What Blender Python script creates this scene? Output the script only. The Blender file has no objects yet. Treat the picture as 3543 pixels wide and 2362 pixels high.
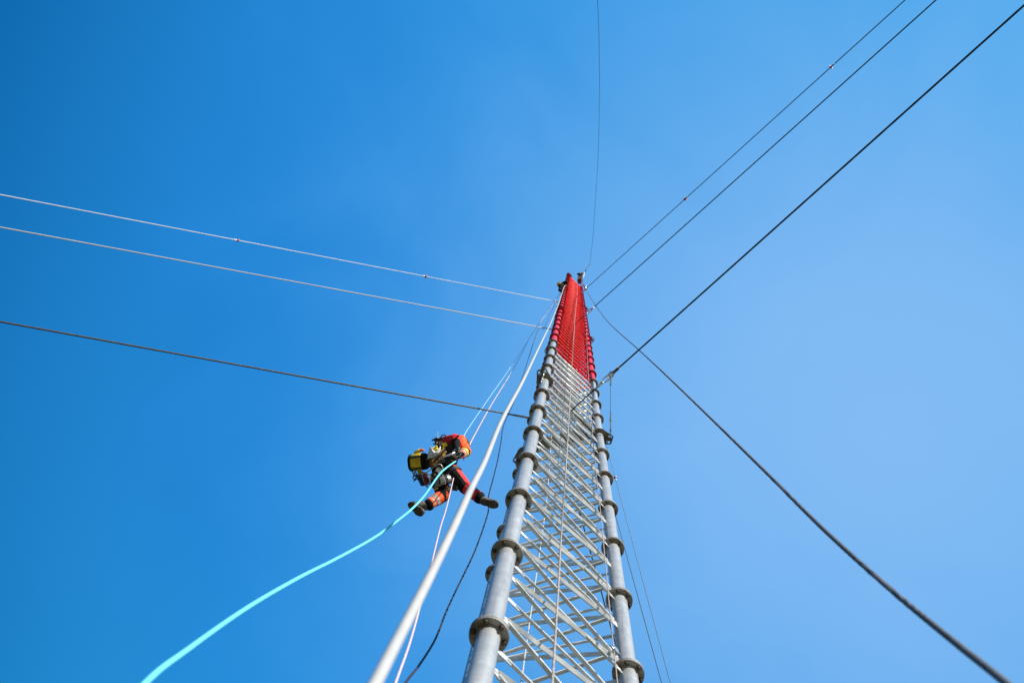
import bpy, math, random
import numpy as np
from mathutils import Vector, Matrix, noise
R = math.radians
scene = bpy.context.scene
random.seed(7)

# ------------------------------------------------------------------ camera
W_, H_, F_ = 3543.0, 2362.0, 2756.0          # size of the photograph and its focal length in pixels (28 mm)
CAM = np.array([0.0, 0.0, 1.6])
def unit(v):
    v = np.asarray(v, float); return v / np.linalg.norm(v)
_z = unit([1991.15 - W_/2, 838.8 - H_/2, F_])        # where straight up falls in the picture
_x = unit(np.array([1.0, 0, 0]) - _z*_z[0]); _y = np.cross(_z, _x)
def ray(px, py):
    c = np.array([px - W_/2, py - H_/2, F_])
    return unit([c @ _x, c @ _y, c @ _z])
def at(px, py, d):                                    # point at distance d along a line of sight
    return CAM + ray(px, py)*d
def pix(p):
    p = np.asarray(p, float) - CAM
    c = p[0]*_x + p[1]*_y + p[2]*_z
    return np.array([W_/2 + F_*c[0]/c[2], H_/2 + F_*c[1]/c[2]])
cam = bpy.data.cameras.new('camera'); co = bpy.data.objects.new('camera', cam)
scene.collection.objects.link(co)
right = [_x[0], _y[0], _z[0]]; down = [_x[1], _y[1], _z[1]]; fwd = [_x[2], _y[2], _z[2]]
m = Matrix(((right[0], -down[0], -fwd[0], CAM[0]), (right[1], -down[1], -fwd[1], CAM[1]),
            (right[2], -down[2], -fwd[2], CAM[2]), (0, 0, 0, 1)))
co.matrix_world = m
cam.sensor_width = 36; cam.sensor_fit = 'HORIZONTAL'; cam.lens = 36*F_/W_
cam.clip_start = .05; cam.clip_end = 3000
cam.dof.use_dof = True; cam.dof.focus_distance = 11.8; cam.dof.aperture_fstop = 1.9
scene.camera = co
# ------------------------------------------------------------------ sky, sun, exposure
EXPO = .50
SUN_AZ = unit([1.0, -1.0, 0]); SUN_EL = R(21)
world = bpy.data.worlds.new("World"); scene.world = world; world.use_nodes = True
nt = world.node_tree; nt.nodes.clear()
sky = nt.nodes.new('ShaderNodeTexSky'); sky.sky_type = 'NISHITA'; sky.sun_disc = False
sky.sun_elevation = SUN_EL; sky.sun_rotation = math.atan2(SUN_AZ[0], SUN_AZ[1])
sky.altitude = 300; sky.air_density = 1; sky.dust_density = .2; sky.ozone_density = 2
bgn = nt.nodes.new('ShaderNodeBackground'); bgn.inputs['Strength'].default_value = .15
wo = nt.nodes.new('ShaderNodeOutputWorld')
# a polarised, saturated sky: each channel of the sky model gets its own gain and gamma
sep = nt.nodes.new('ShaderNodeSeparateColor'); cmb = nt.nodes.new('ShaderNodeCombineColor')
nt.links.new(sky.outputs[0], sep.inputs[0])
for ch, (gain, gam, top) in enumerate(((.21, 1.0, .22), (.92, .70, .50), (1.0, .35, .91))):
    m1 = nt.nodes.new('ShaderNodeMath'); m1.operation = 'POWER'; m1.inputs[1].default_value = gam
    m2 = nt.nodes.new('ShaderNodeMath'); m2.operation = 'MULTIPLY'; m2.inputs[1].default_value = gain*.15**gam/.15/2**EXPO
    m3 = nt.nodes.new('ShaderNodeMath'); m3.operation = 'MINIMUM'; m3.inputs[1].default_value = top/.15/2**EXPO
    nt.links.new(sep.outputs[ch], m1.inputs[0]); nt.links.new(m1.outputs[0], m2.inputs[0])
    nt.links.new(m2.outputs[0], m3.inputs[0]); nt.links.new(m3.outputs[0], cmb.inputs[ch])
# thin high haze that whitens the sky round one direction, with faint wisps in it
tcw = nt.nodes.new('ShaderNodeTexCoord'); dot = nt.nodes.new('ShaderNodeVectorMath'); dot.operation = 'DOT_PRODUCT'
hz = ray(3050, 1500); dot.inputs[1].default_value = tuple(hz); nt.links.new(tcw.outputs['Generated'], dot.inputs[0])
acs = nt.nodes.new('ShaderNodeMath'); acs.operation = 'ARCCOSINE'; nt.links.new(dot.outputs['Value'], acs.inputs[0])
wsp = nt.nodes.new('ShaderNodeTexNoise'); wsp.inputs['Scale'].default_value = 3.2; wsp.inputs['Detail'].default_value = 5; wsp.inputs['Distortion'].default_value = 1.2
nt.links.new(tcw.outputs['Generated'], wsp.inputs['Vector'])
jit = nt.nodes.new('ShaderNodeMath'); jit.operation = 'MULTIPLY_ADD'; jit.inputs[1].default_value = -.24; jit.inputs[2].default_value = .12
nt.links.new(wsp.outputs[0], jit.inputs[0])
ad = nt.nodes.new('ShaderNodeMath'); ad.operation = 'ADD'; nt.links.new(acs.outputs[0], ad.inputs[0]); nt.links.new(jit.outputs[0], ad.inputs[1])
mpr = nt.nodes.new('ShaderNodeMapRange'); mpr.interpolation_type = 'SMOOTHSTEP'
for k, v in ((1, R(52)), (2, R(0)), (3, 0.), (4, .92)): mpr.inputs[k].default_value = v
nt.links.new(ad.outputs[0], mpr.inputs[0])
deep = nt.nodes.new('ShaderNodeMapRange'); deep.interpolation_type = 'SMOOTHSTEP'      # sky colour darkens away from the haze direction
for k, v in ((1, R(48)), (2, R(70)), (3, 1.), (4, .5)): deep.inputs[k].default_value = v
nt.links.new(acs.outputs[0], deep.inputs[0])
spb = nt.nodes.new('ShaderNodeSeparateColor'); hzc = nt.nodes.new('ShaderNodeCombineColor'); nt.links.new(cmb.outputs[0], spb.inputs[0])
for ch, (p, v) in enumerate(((1.35, .255), (.85, .520), (.50, .920))):
    pw = nt.nodes.new('ShaderNodeMath'); pw.operation = 'POWER'; pw.inputs[1].default_value = p; nt.links.new(mpr.outputs[0], pw.inputs[0])
    mx = nt.nodes.new('ShaderNodeMix'); mx.data_type = 'FLOAT'; mx.inputs[3].default_value = v/.15/2**EXPO
    dk = nt.nodes.new('ShaderNodeMath'); dk.operation = 'MULTIPLY'; nt.links.new(spb.outputs[ch], dk.inputs[0])
    dp = nt.nodes.new('ShaderNodeMath'); dp.operation = 'POWER'; dp.inputs[1].default_value = (2.6, 1.15, .85)[ch]; nt.links.new(deep.outputs[0], dp.inputs[0]); nt.links.new(dp.outputs[0], dk.inputs[1])
    nt.links.new(pw.outputs[0], mx.inputs[0]); nt.links.new(dk.outputs[0], mx.inputs[2]); nt.links.new(mx.outputs[0], hzc.inputs[ch])
nt.links.new(hzc.outputs[0], bgn.inputs['Color'])
nt.links.new(bgn.outputs[0], wo.inputs['Surface'])
sl = bpy.data.lights.new('sun', 'SUN'); sl.energy = 5.0; sl.angle = R(.53); sl.color = (1, .95, .87)
so = bpy.data.objects.new('sun', sl); scene.collection.objects.link(so)
sd = Vector((SUN_AZ[0]*math.cos(SUN_EL), SUN_AZ[1]*math.cos(SUN_EL), math.sin(SUN_EL)))
so.rotation_euler = sd.to_track_quat('Z', 'Y').to_euler(); so.location = (30, -10, 60)
vs = scene.view_settings; vs.view_transform = 'Standard'; vs.look = 'None'; vs.gamma = 1; vs.exposure = EXPO

# ------------------------------------------------------------------ materials
MATS = {}
def mat(name, col, rough=.6, metal=0., noise_scale=0., noise_amt=0., col2=None, bump=0., bump_scale=40., stretch=None, spec=.5, trans=0., alpha=1., detail=4., world_space=False):
    m = bpy.data.materials.new(name); m.use_nodes = True
    n = m.node_tree.nodes; l = m.node_tree.links; b = n['Principled BSDF']
    b.inputs['Base Color'].default_value = (*col, 1); b.inputs['Roughness'].default_value = rough
    b.inputs['Metallic'].default_value = metal; b.inputs['Specular IOR Level'].default_value = spec
    if trans: b.inputs['Transmission Weight'].default_value = trans
    if alpha < 1: b.inputs['Alpha'].default_value = alpha
    tc = n.new('ShaderNodeTexCoord'); src = tc.outputs['Object']
    if world_space: src = n.new('ShaderNodeNewGeometry').outputs['Position']
    if stretch:
        mp = n.new('ShaderNodeMapping'); mp.inputs['Scale'].default_value = stretch
        l.new(src, mp.inputs['Vector']); src = mp.outputs[0]
    if noise_scale:
        nz = n.new('ShaderNodeTexNoise'); nz.inputs['Scale'].default_value = noise_scale; nz.inputs['Detail'].default_value = detail
        l.new(src, nz.inputs['Vector'])
        cr = n.new('ShaderNodeValToRGB'); cr.color_ramp.elements[0].position = .34; cr.color_ramp.elements[1].position = .66
        c2 = col2 if col2 else tuple(max(0, c*(1 - noise_amt)) for c in col)
        cr.color_ramp.elements[0].color = (*c2, 1); cr.color_ramp.elements[1].color = (*col, 1)
        l.new(nz.outputs[0], cr.inputs[0]); l.new(cr.outputs[0], b.inputs['Base Color'])
    if bump:
        nb = n.new('ShaderNodeTexNoise'); nb.inputs['Scale'].default_value = bump_scale; nb.inputs['Detail'].default_value = 3
        l.new(src, nb.inputs['Vector'])
        bp = n.new('ShaderNodeBump'); bp.inputs['Strength'].default_value = bump; bp.inputs['Distance'].default_value = .01
        l.new(nb.outputs[0], bp.inputs['Height']); l.new(bp.outputs[0], b.inputs['Normal'])
    MATS[name] = m
    return m
GALV = mat('galvanised_pipe', (.44, .44, .435), .36, .28, 6.0, 0, (.36, .365, .365), .06, 60, stretch=(1, 1, 1.6), world_space=True)
GALVB = mat('galvanised_bar', (.82, .82, .80), .42, .15, 9, .30, world_space=True)
FLG = mat('weathered_flange', (.37, .36, .34), .55, .4, 7, 0, (.19, .135, .085), world_space=True)
BOLT = mat('rusty_bolt', (.10, .075, .05), .6, .5, 60, .5)
def streaks(m, col, amt, sxy, sz, lo=.52, hi=.72):               # stains that run down the pipe
    n = m.node_tree.nodes; l = m.node_tree.links; b = n['Principled BSDF']; old = b.inputs['Base Color'].links[0].from_socket
    mp = n.new('ShaderNodeMapping'); mp.inputs['Scale'].default_value = (sxy, sxy, sz)
    l.new(n.new('ShaderNodeNewGeometry').outputs['Position'], mp.inputs['Vector'])
    nz = n.new('ShaderNodeTexNoise'); nz.inputs['Scale'].default_value = 1; nz.inputs['Detail'].default_value = 6; l.new(mp.outputs[0], nz.inputs['Vector'])
    mr = n.new('ShaderNodeMapRange'); mr.inputs[1].default_value = lo; mr.inputs[2].default_value = hi; mr.inputs[4].default_value = amt; l.new(nz.outputs[0], mr.inputs[0])
    mx = n.new('ShaderNodeMix'); mx.data_type = 'RGBA'; mx.inputs[7].default_value = (*col, 1)
    l.new(mr.outputs[0], mx.inputs[0]); l.new(old, mx.inputs[6]); l.new(mx.outputs[2], b.inputs['Base Color'])
streaks(GALV, (.20, .19, .175), .55, 38, 1.6); streaks(GALV, (.62, .62, .60), .5, 16, 22, .55, .75)
RED = mat('red_paint', (.80, .010, .022), .38, 0, 5, .28, world_space=True)
REDB = mat('red_bar_paint', (.92, .012, .008), .6, 0, 7, .30, spec=.2, world_space=True)
REDF = mat('red_flange_paint', (.42, .008, .012), .45, 0, 9, .3)
PLATE = mat('guy_plate_steel', (.22, .19, .145), .6, .4, 6, 0, (.13, .095, .06))
WIRE_DK = mat('dark_wire_rope', (.055, .055, .06), .5, .4, 30, .4)  # on the upper right guys the backlit darkness is put into this colour
WIRE_TW = mat('greased_wire_rope', (.15, .13, .09), .55, .4, 40, .4)
WIRE_LT = mat('frontlit_wire_rope', (.62, .62, .63), .5, 0, 20, .1)  # frontlit brightness of the top left guy, put into the wire colour
WIRE_TAN = mat('weathered_wire_rope', (.56, .52, .46), .55, 0, 20, .15)
WIRE_GR = mat('green_grey_wire_rope', (.10, .15, .17), .5, .3, 20, .2)
STEEL = mat('bright_steel', (.72, .71, .68), .3, .85, 30, .25)
ROPE_W = mat('white_cable_sheath', (.47, .46, .435), .5, 0, 9, .10)
ROPE_G = mat('grey_braided_rope', (.095, .105, .125), .8, 0, 40, .4)
ROPE_C2 = mat('pale_cyan_rope', (.36, .68, .80), .6, 0, 60, .15)
ROPE_C = mat('cyan_rope', (.16, .72, .84), .6, 0, 60, .15)
ROPE_P = mat('pink_white_rope', (.70, .50, .50), .7, 0, 55, .15)
ROPE_V = mat('dark_violet_rope', (.020, .016, .040), .7, 0, 60, .4)
ROPE_T = mat('pale_twisted_rope', (.40, .34, .31), .75, 0, 50, .3)
BALL = mat('red_marker', (.65, .02, .05), .35, 0, 12, .25)
JKT = mat('red_jacket', (.88, .022, .012), .75, 0, 14, .22, None, .35, 45)
ORG = mat('orange_fabric', (.95, .11, .012), .75, 0, 14, .22, None, .35, 45)
BLK = mat('black_fabric', (.009, .009, .010), .85, 0, 22, .4, None, .4, 50, spec=.2)
BLK2 = mat('black_webbing', (.02, .02, .022), .6, 0, 40, .4)
REFL = mat('reflective_band', (.52, .49, .42), .5, .2, 50, .22)
YEL = mat('yellow_fabric', (.88, .64, .025), .6, 0, 13, .3, None, .3, 40)
TAN = mat('tan_canvas', (.27, .145, .03), .8, 0, 16, .4, None, .3, 60)
GLV = mat('grey_glove', (.085, .085, .088), .7, 0, 40, .4)
GLVP = mat('tan_glove', (.42, .31, .20), .7, 0, 40, .3)
SKIN = mat('skin', (.55, .33, .24), .55, 0, 40, .1)
BOOT = mat('boot_leather', (.15, .13, .11), .7, 0, 25, .4, None, .4, 60)
SOLE = mat('boot_rubber', (.05, .042, .034), .75, 0, 30, .4)
LUG = mat('muddy_tread', (.17, .125, .08), .85, 0, 40, .45)
HELM = mat('yellow_helmet', (.80, .50, .02), .3, 0, 6, .1)
PLAST = mat('white_plastic_film', (.82, .82, .80), .25, 0, 25, .12, None, .7, 22, alpha=.86)
ALU = mat('cast_aluminium', (.52, .50, .46), .38, .6, 22, .25)
DRED = mat('dark_red_casing', (.16, .012, .018), .4, 0, 20, .4)
NAVY = mat('navy_fabric', (.02, .05, .10), .75, 0, 25, .4)
INK = mat('dark_ink', (.012, .008, .006), .8)
BROWN = mat('red_brown_panel', (.16, .045, .022), .55, 0, 10, .3)
WHITEP = mat('white_paint', (.80, .80, .76), .45, 0, 12, .12)
GREYB = mat('grey_casing', (.33, .32, .31), .5, .1, 14, .2)

# ------------------------------------------------------------------ mesh helpers
class MB:
    def __init__(self): self.v = []; self.f = []; self.m = []; self.s = []
    def add(self, vs, fs, mi=0, smooth=True):
        o = len(self.v); self.v += [tuple(map(float, p)) for p in vs]
        for f in fs: self.f.append([i + o for i in f]); self.m.append(mi); self.s.append(smooth)
    def tube(self, path, r, seg=8, mi=0, cap=True, strands=0, pitch=.1, depth=.14):
        P = np.asarray(path, float); n = len(P)
        rr = np.full(n, r, float) if np.isscalar(r) else np.asarray(r, float)
        T = np.gradient(P, axis=0); T /= np.maximum(np.linalg.norm(T, axis=1, keepdims=True), 1e-9)
        a = np.array([0, 0, 1.]) if abs(T[0][2]) < .9 else np.array([1., 0, 0])
        u = unit(np.cross(T[0], a)); vs = []; s = 0.
        for i in range(n):
            u = unit(u - T[i]*(u @ T[i])); w = np.cross(T[i], u)
            if i: s += np.linalg.norm(P[i] - P[i-1])
            for k in range(seg):
                t = 2*math.pi*k/seg; q = rr[i]
                if strands: q *= 1 - depth*abs(math.sin(strands*.5*(t + 2*math.pi*s/pitch)))**3*1.0
                vs.append(P[i] + q*(math.cos(t)*u + math.sin(t)*w))
        fs = [(i*seg + k, i*seg + (k+1) % seg, (i+1)*seg + (k+1) % seg, (i+1)*seg + k) for i in range(n-1) for k in range(seg)]
        if cap: fs += [tuple(range(seg))[::-1], tuple((n-1)*seg + k for k in range(seg))]
        self.add(vs, fs[:(n-1)*seg], mi, True)
        if cap:
            o = len(self.v) - len(vs)
            for f in fs[(n-1)*seg:]: self.f.append([i + o for i in f]); self.m.append(mi); self.s.append(False)
    def rod(self, a, b, r, seg=8, mi=0, r2=None):
        self.tube([a, b], r if r2 is None else [r, r2], seg, mi)
    def box(self, c, ax, h, mi=0):
        c = np.asarray(c, float); ax = [unit(a) for a in ax]
        vs = [c + sx*h[0]*ax[0] + sy*h[1]*ax[1] + sz*h[2]*ax[2] for sx in (-1, 1) for sy in (-1, 1) for sz in (-1, 1)]
        self.add(vs, [(0, 1, 3, 2), (4, 6, 7, 5), (0, 4, 5, 1), (2, 3, 7, 6), (0, 2, 6, 4), (1, 5, 7, 3)], mi, False)
    def slab(self, outline, nrm, th, mi=0, mi_side=None):       # extruded polygon, th along nrm both ways
        n = np.asarray(unit(nrm)); k = len(outline); o = [np.asarray(p, float) for p in outline]
        vs = [p + n*th/2 for p in o] + [p - n*th/2 for p in o]
        self.add(vs, [tuple(range(k)), tuple(range(2*k-1, k-1, -1))], mi, False)
        b = len(self.v) - 2*k
        for i in range(k):
            j = (i+1) % k
            self.f.append([b+i, b+k+i, b+k+j, b+j]); self.m.append(mi if mi_side is None else mi_side); self.s.append(False)
    def ball(self, c, r, ax=None, mi=0, nu=12, nv=8):
        c = np.asarray(c, float); r = (r, r, r) if np.isscalar(r) else r
        ax = np.eye(3) if ax is None else np.array([unit(a) for a in ax])
        vs = [c + ax[2]*r[2]]
        for i in range(1, nv):
            t = math.pi*i/nv
            for k in range(nu):
                p = 2*math.pi*k/nu
                vs.append(c + ax[0]*r[0]*math.sin(t)*math.cos(p) + ax[1]*r[1]*math.sin(t)*math.sin(p) + ax[2]*r[2]*math.cos(t))
        vs.append(c - ax[2]*r[2]); L = len(vs) - 1
        fs = [(0, 1+k, 1+(k+1) % nu) for k in range(nu)]
        for i in range(nv-2):
            fs += [(1+i*nu+k, 1+(i+1)*nu+k, 1+(i+1)*nu+(k+1) % nu, 1+i*nu+(k+1) % nu) for k in range(nu)]
        fs += [(L, 1+(nv-2)*nu+(k+1) % nu, 1+(nv-2)*nu+k) for k in range(nu)]
        self.add(vs, fs, mi, True)
    def capsule(self, a, b, ra, rb, mi=0, seg=12):
        self.tube([np.asarray(a) + (np.asarray(b)-np.asarray(a))*t for t in (0, .33, .67, 1)], [ra, ra*.67+rb*.33, ra*.33+rb*.67, rb], seg, mi)
        self.ball(a, ra, mi=mi); self.ball(b, rb, mi=mi)
    def ring(self, c, r0, r1, h, seg=28, mi=0, ax=(0, 0, 1)):    # flat ring plate
        c = np.asarray(c, float); n = unit(ax); u = unit(np.cross(n, (1, 0, 0) if abs(n[0]) < .9 else (0, 1, 0))); w = np.cross(n, u)
        vs = []
        for rr, z in ((r0, -h/2), (r1, -h/2), (r1, h/2), (r0, h/2)):
            vs += [c + n*z + rr*(math.cos(2*math.pi*k/seg)*u + math.sin(2*math.pi*k/seg)*w) for k in range(seg)]
        fs = []
        for q in range(4):
            fs += [(q*seg+k, q*seg+(k+1) % seg, ((q+1) % 4)*seg+(k+1) % seg, ((q+1) % 4)*seg+k) for k in range(seg)]
        fs = [f[::-1] for f in fs]
        self.add(vs, fs, mi, False)
ORG_OF = {}
def mesh_of(name, mb, mats, origin):
    me = bpy.data.meshes.new(name)
    o = np.asarray(origin)
    me.from_pydata([tuple(np.asarray(p) - o) for p in mb.v], [], mb.f)
    for x in (mats if isinstance(mats, (list, tuple)) else [mats]): me.materials.append(x)
    me.polygons.foreach_set('material_index', mb.m); me.polygons.foreach_set('use_smooth', mb.s); me.update()
    return me
def link(name, data, origin, parent=None):
    o = bpy.data.objects.new(name, data); scene.collection.objects.link(o)
    origin = np.asarray(origin, float)
    if parent is not None:
        o.parent = parent; o.location = origin - ORG_OF[parent.name]
    else: o.location = origin
    ORG_OF[o.name] = origin
    return o
def obj(name, mb, mats, parent=None, origin=None):
    if origin is None:
        a = np.array(mb.v); origin = (a.min(0) + a.max(0))/2
    return link(name, mesh_of(name, mb, mats, origin), origin, parent)
def thing(name, loc, label, cat, group=None):
    o = link(name, None, loc); o.empty_display_size = .1
    return tag(o, label, cat, group)
def tag(o, label=None, cat=None, group=None, kind=None):
    if label: o['label'] = label
    if cat: o['category'] = cat
    if group: o['group'] = group
    if kind: o['kind'] = kind
    return o
def smooth(path, n=12):                                          # Catmull-Rom through the points
    P = [np.asarray(p, float) for p in path]; P = [2*P[0]-P[1]] + P + [2*P[-1]-P[-2]]; out = []
    for i in range(1, len(P)-2):
        a, b, c, d = P[i-1:i+3]
        for k in range(n):
            t = k/n
            out.append(.5*(2*b + (c-a)*t + (2*a-5*b+4*c-d)*t*t + (3*b-a-3*c+d)*t**3))
    out.append(P[-2]); return out
def px_path(pts, n=12):                                          # (px, py, distance) control points, smoothed in 1/distance
    q = np.array(smooth([(a, b, math.log(d)) for a, b, d in pts], n)); w = max(2, len(q)//7)
    ext = np.concatenate([2*q[0, 2] - q[w:0:-1, 2], q[:, 2], 2*q[-1, 2] - q[-2:-w-2:-1, 2]])     # distance varies smoothly along a rope
    for _ in range(3):
        k = np.convolve(ext, np.ones(2*w//3*2+1)/(2*w//3*2+1), 'same'); k[:w] = ext[:w]; k[-w:] = ext[-w:]; ext = k
    d = np.exp(ext[w:-w])
    return [at(a, b, e) for (a, b, _), e in zip(q, d)]

# ------------------------------------------------------------------ ground
g = MB(); N = 24; ext = 700.
vs = [(-ext + 2*ext*i/N, -ext + 2*ext*j/N, 0) for j in range(N+1) for i in range(N+1)]
g.add(vs, [(j*(N+1)+i, j*(N+1)+i+1, (j+1)*(N+1)+i+1, (j+1)*(N+1)+i) for j in range(N) for i in range(N)], 0, False)
GND = mat('dry_grass_ground', (.20, .16, .085), .95, 0, .6, 0, (.09, .085, .035), .5, 8)
gr = obj('ground', g, GND, None, (0, 0, 0)); gr['kind'] = 'structure'

# ------------------------------------------------------------------ the mast
PAN = 1.3                                                        # flange to flange
LX = np.array([-.393, 1.859])*PAN; RX = np.array([.343, 2.589])*PAN
v_ = RX - LX; TX = LX + np.array([.5*v_[0] - .866*v_[1], .866*v_[0] + .5*v_[1]])
LEGS = [LX, RX, TX]; CEN = (LX + RX + TX)/3
Z0 = 1.6 + 3.581*PAN
def zn(n): return Z0 + n*PAN
NTOP, NBOT = 43, -4
PR, FR = .0745, .128
RED_N = 11                                                       # last galvanised flange
def legp(i, n, off=0, toward=None):
    p = np.array([*LEGS[i], zn(n)])
    if toward is not None: p[:2] += unit(np.append(LEGS[toward] - LEGS[i], 0))[:2]*off
    return p
mast = thing('lattice_mast', (CEN[0], CEN[1], 0), 'tall three legged lattice mast, galvanised below and painted red above', 'mast')
for i in range(3):
    a, b = np.array([*LEGS[i], 0.]), legp(i, RED_N)
    t = MB(); t.tube([a + (b-a)*k/40 for k in range(41)], PR, 24); obj('leg', t, GALV, mast)
    a, b = legp(i, RED_N), legp(i, NTOP)
    t = MB(); t.tube([a + (b-a)*k/60 for k in range(61)], PR, 20)
    o = obj('leg', t, RED, mast); o['label'] = 'red painted upper leg'
# flanges
def flange_mb(red, bolts=True, seg=32, c=(0, 0, 0)):
    f = MB(); c = np.asarray(c, float)
    prof = [(PR - .004, -.030), (PR + .009, -.026), (PR + .011, -.017), (FR - .002, -.017), (FR - .002, -.001), (FR - .006, 0), (FR, .001), (FR, .017), (PR + .008, .017), (PR - .004, .026)]
    vs = [c + (r*math.cos(2*math.pi*k/seg), r*math.sin(2*math.pi*k/seg), z) for r, z in prof for k in range(seg)]
    f.add(vs, [(q*seg+k, q*seg+(k+1) % seg, (q+1)*seg+(k+1) % seg, (q+1)*seg+k) for q in range(len(prof)-1) for k in range(seg)], 0, False)
    if bolts:
        for k in range(6):
            bolt_mb(f, c + np.array([math.cos(R(60*k + 20))*.102, math.sin(R(60*k + 20))*.102, 0]), 1)
    return f
def bolt_mb(f, p, mi=0):
    p = np.asarray(p, float)
    zs = (-.053, -.036, -.036, -.0165, -.0165, .0165, .0165, .032); rs = (.0095, .0095, .0175, .0175, .0095, .0095, .0175, .0175)
    f.tube([p + (0, 0, z + i*1e-5) for i, z in enumerate(zs)], list(rs), 6, mi)
f_gal = mesh_of('flange', flange_mb(False), [FLG, BOLT], (0, 0, 0)); f_red = mesh_of('flange', flange_mb(True), [REDF, REDF], (0, 0, 0))
f_bare = mesh_of('flange', flange_mb(False, False), [FLG, BOLT], (0, 0, 0))
bm_ = MB(); bolt_mb(bm_, (0, 0, 0)); bolt_me = mesh_of('bolt', bm_, BOLT, (0, 0, 0))
seen_fl = [(n, i) for n in range(-1, NTOP + 1) for i in range(3) if not (i == 2 and n < 2)]
n_bolted = 0
for n, i in seen_fl[:100]:
    near = n <= 5 and i < 2
    fo = link('flange', f_bare if near else (f_red if n > RED_N else f_gal), legp(i, n), mast)
    if near:
        for k in range(6):
            link('bolt', bolt_me, legp(i, n) + (math.cos(R(60*k + 20))*.102, math.sin(R(60*k + 20))*.102, 0), fo)
rest = MB()
for n in range(NBOT, NTOP + 1):
    for i in range(3):
        if (n, i) in seen_fl[:100]: continue
        q = flange_mb(True, True, 16, legp(i, n)); rest.add(q.v, q.f, 1 if n > RED_N else 0, False)
o = obj('flange', rest, [FLG, REDF], mast); o['kind'] = 'stuff'
# bracing: on each face flat X pairs, one level every half panel, and a strut at each level
DR, SR = .0185, .0122
def square(f, a, b, h, u, w, mi, k=1.):
    """hollow square section from a to b, sides along u and w, closed by dark ends set back a little"""
    vs = [p + u*h*x + w*h*k*y for p in (a, b) for x, y in ((-1, -1), (1, -1), (1, 1), (-1, 1))]
    f.add(vs, [(0, 1, 5, 4), (1, 2, 6, 5), (2, 3, 7, 6), (3, 0, 4, 7), (3, 2, 1, 0), (4, 5, 6, 7)], mi, False)
def diag_mb(a, b, mi=0, seg=10):
    f = MB(); d = unit(b - a); L = np.linalg.norm(b - a)
    side = unit(np.cross(d, (0, 0, 1))); up = np.cross(side, d)
    if RISE(a, b): square(f, a + d*.055, b - d*.055, DR*.80, side*.77 + up*.64, up*.77 - side*.64, mi)      # set on edge
    else: square(f, a + d*.06, b - d*.06, DR*.84, side, up, mi, .42)
    for e, s in ((a, 1), (b, -1)): f.box(e + d*s*.035, (d, up, side), (.045, DR*1.05, .004), mi)
    return f
def strut_mb(a, b, mi=0, seg=10):
    f = MB(); d = unit(b - a); side = unit(np.cross(d, (0, 0, 1))); up = np.cross(side, d)
    square(f, a + d*.10, b - d*.07, SR*.92, side, up, mi, .45)
    f.box(a + d*.065, (d, up, side), (.075, .024, .004), mi); f.box(b - d*.04, (d, up, side), (.045, .017, .004), mi)
    return f
FACES = [(0, 1), (1, 2), (2, 0)]
def RISE(a, b):                                                   # rises from its first leg to the next one round the mast
    c = (np.cross(a[:2] - CEN, b[:2] - CEN) > 0) == (np.cross(LX - CEN, RX - CEN) > 0)
    return (b[2] > a[2]) == c
diags, struts = [], []
for n2 in range(2*NBOT, 2*NTOP):
    n = n2/2
    for A, B in FACES:
        off = PR - .012
        b0 = legp(B, n + .045, off, A); b1 = legp(B, n + .5 + .045, off, A); a0 = legp(A, n + .27, off, B)
        diags += [(n, A, B, b0, a0), (n, A, B, a0, b1)]
        struts.append((n, A, B, legp(A, n - (.055 if n2 % 2 == 0 else .0), off, B), legp(B, n + .02 + (-.075 if n2 % 2 == 0 else 0), off, A)))
def lay(name, items, fn, vis_from):
    protos = {}; cnt = 0; rest = MB()
    for it in items:
        n, A, B, a, b = it; red = n + .25 > 10.6
        if n >= vis_from and cnt < 100:
            key = (red, A, n == int(n), round(float(b[2] - a[2]), 3), round(float(np.linalg.norm((b-a)[:2])), 3))
            c = (a + b)/2
            if key not in protos:
                protos[key] = obj(name, fn(a, b), REDB if red else GALVB, mast, c)
            else:
                p = protos[key].copy(); scene.collection.objects.link(p)
                p.location = c - ORG_OF[mast.name]
            cnt += 1
        else:
            q = fn(a, b, 0, 6); rest.add(q.v, q.f, 1 if red else 0, True)
    o = obj(name, rest, [GALVB, REDB], mast); o['kind'] = 'stuff'
lay('diagonal_brace', diags, diag_mb, -.5); lay('horizontal_strut', struts, strut_mb, 0)
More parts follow.
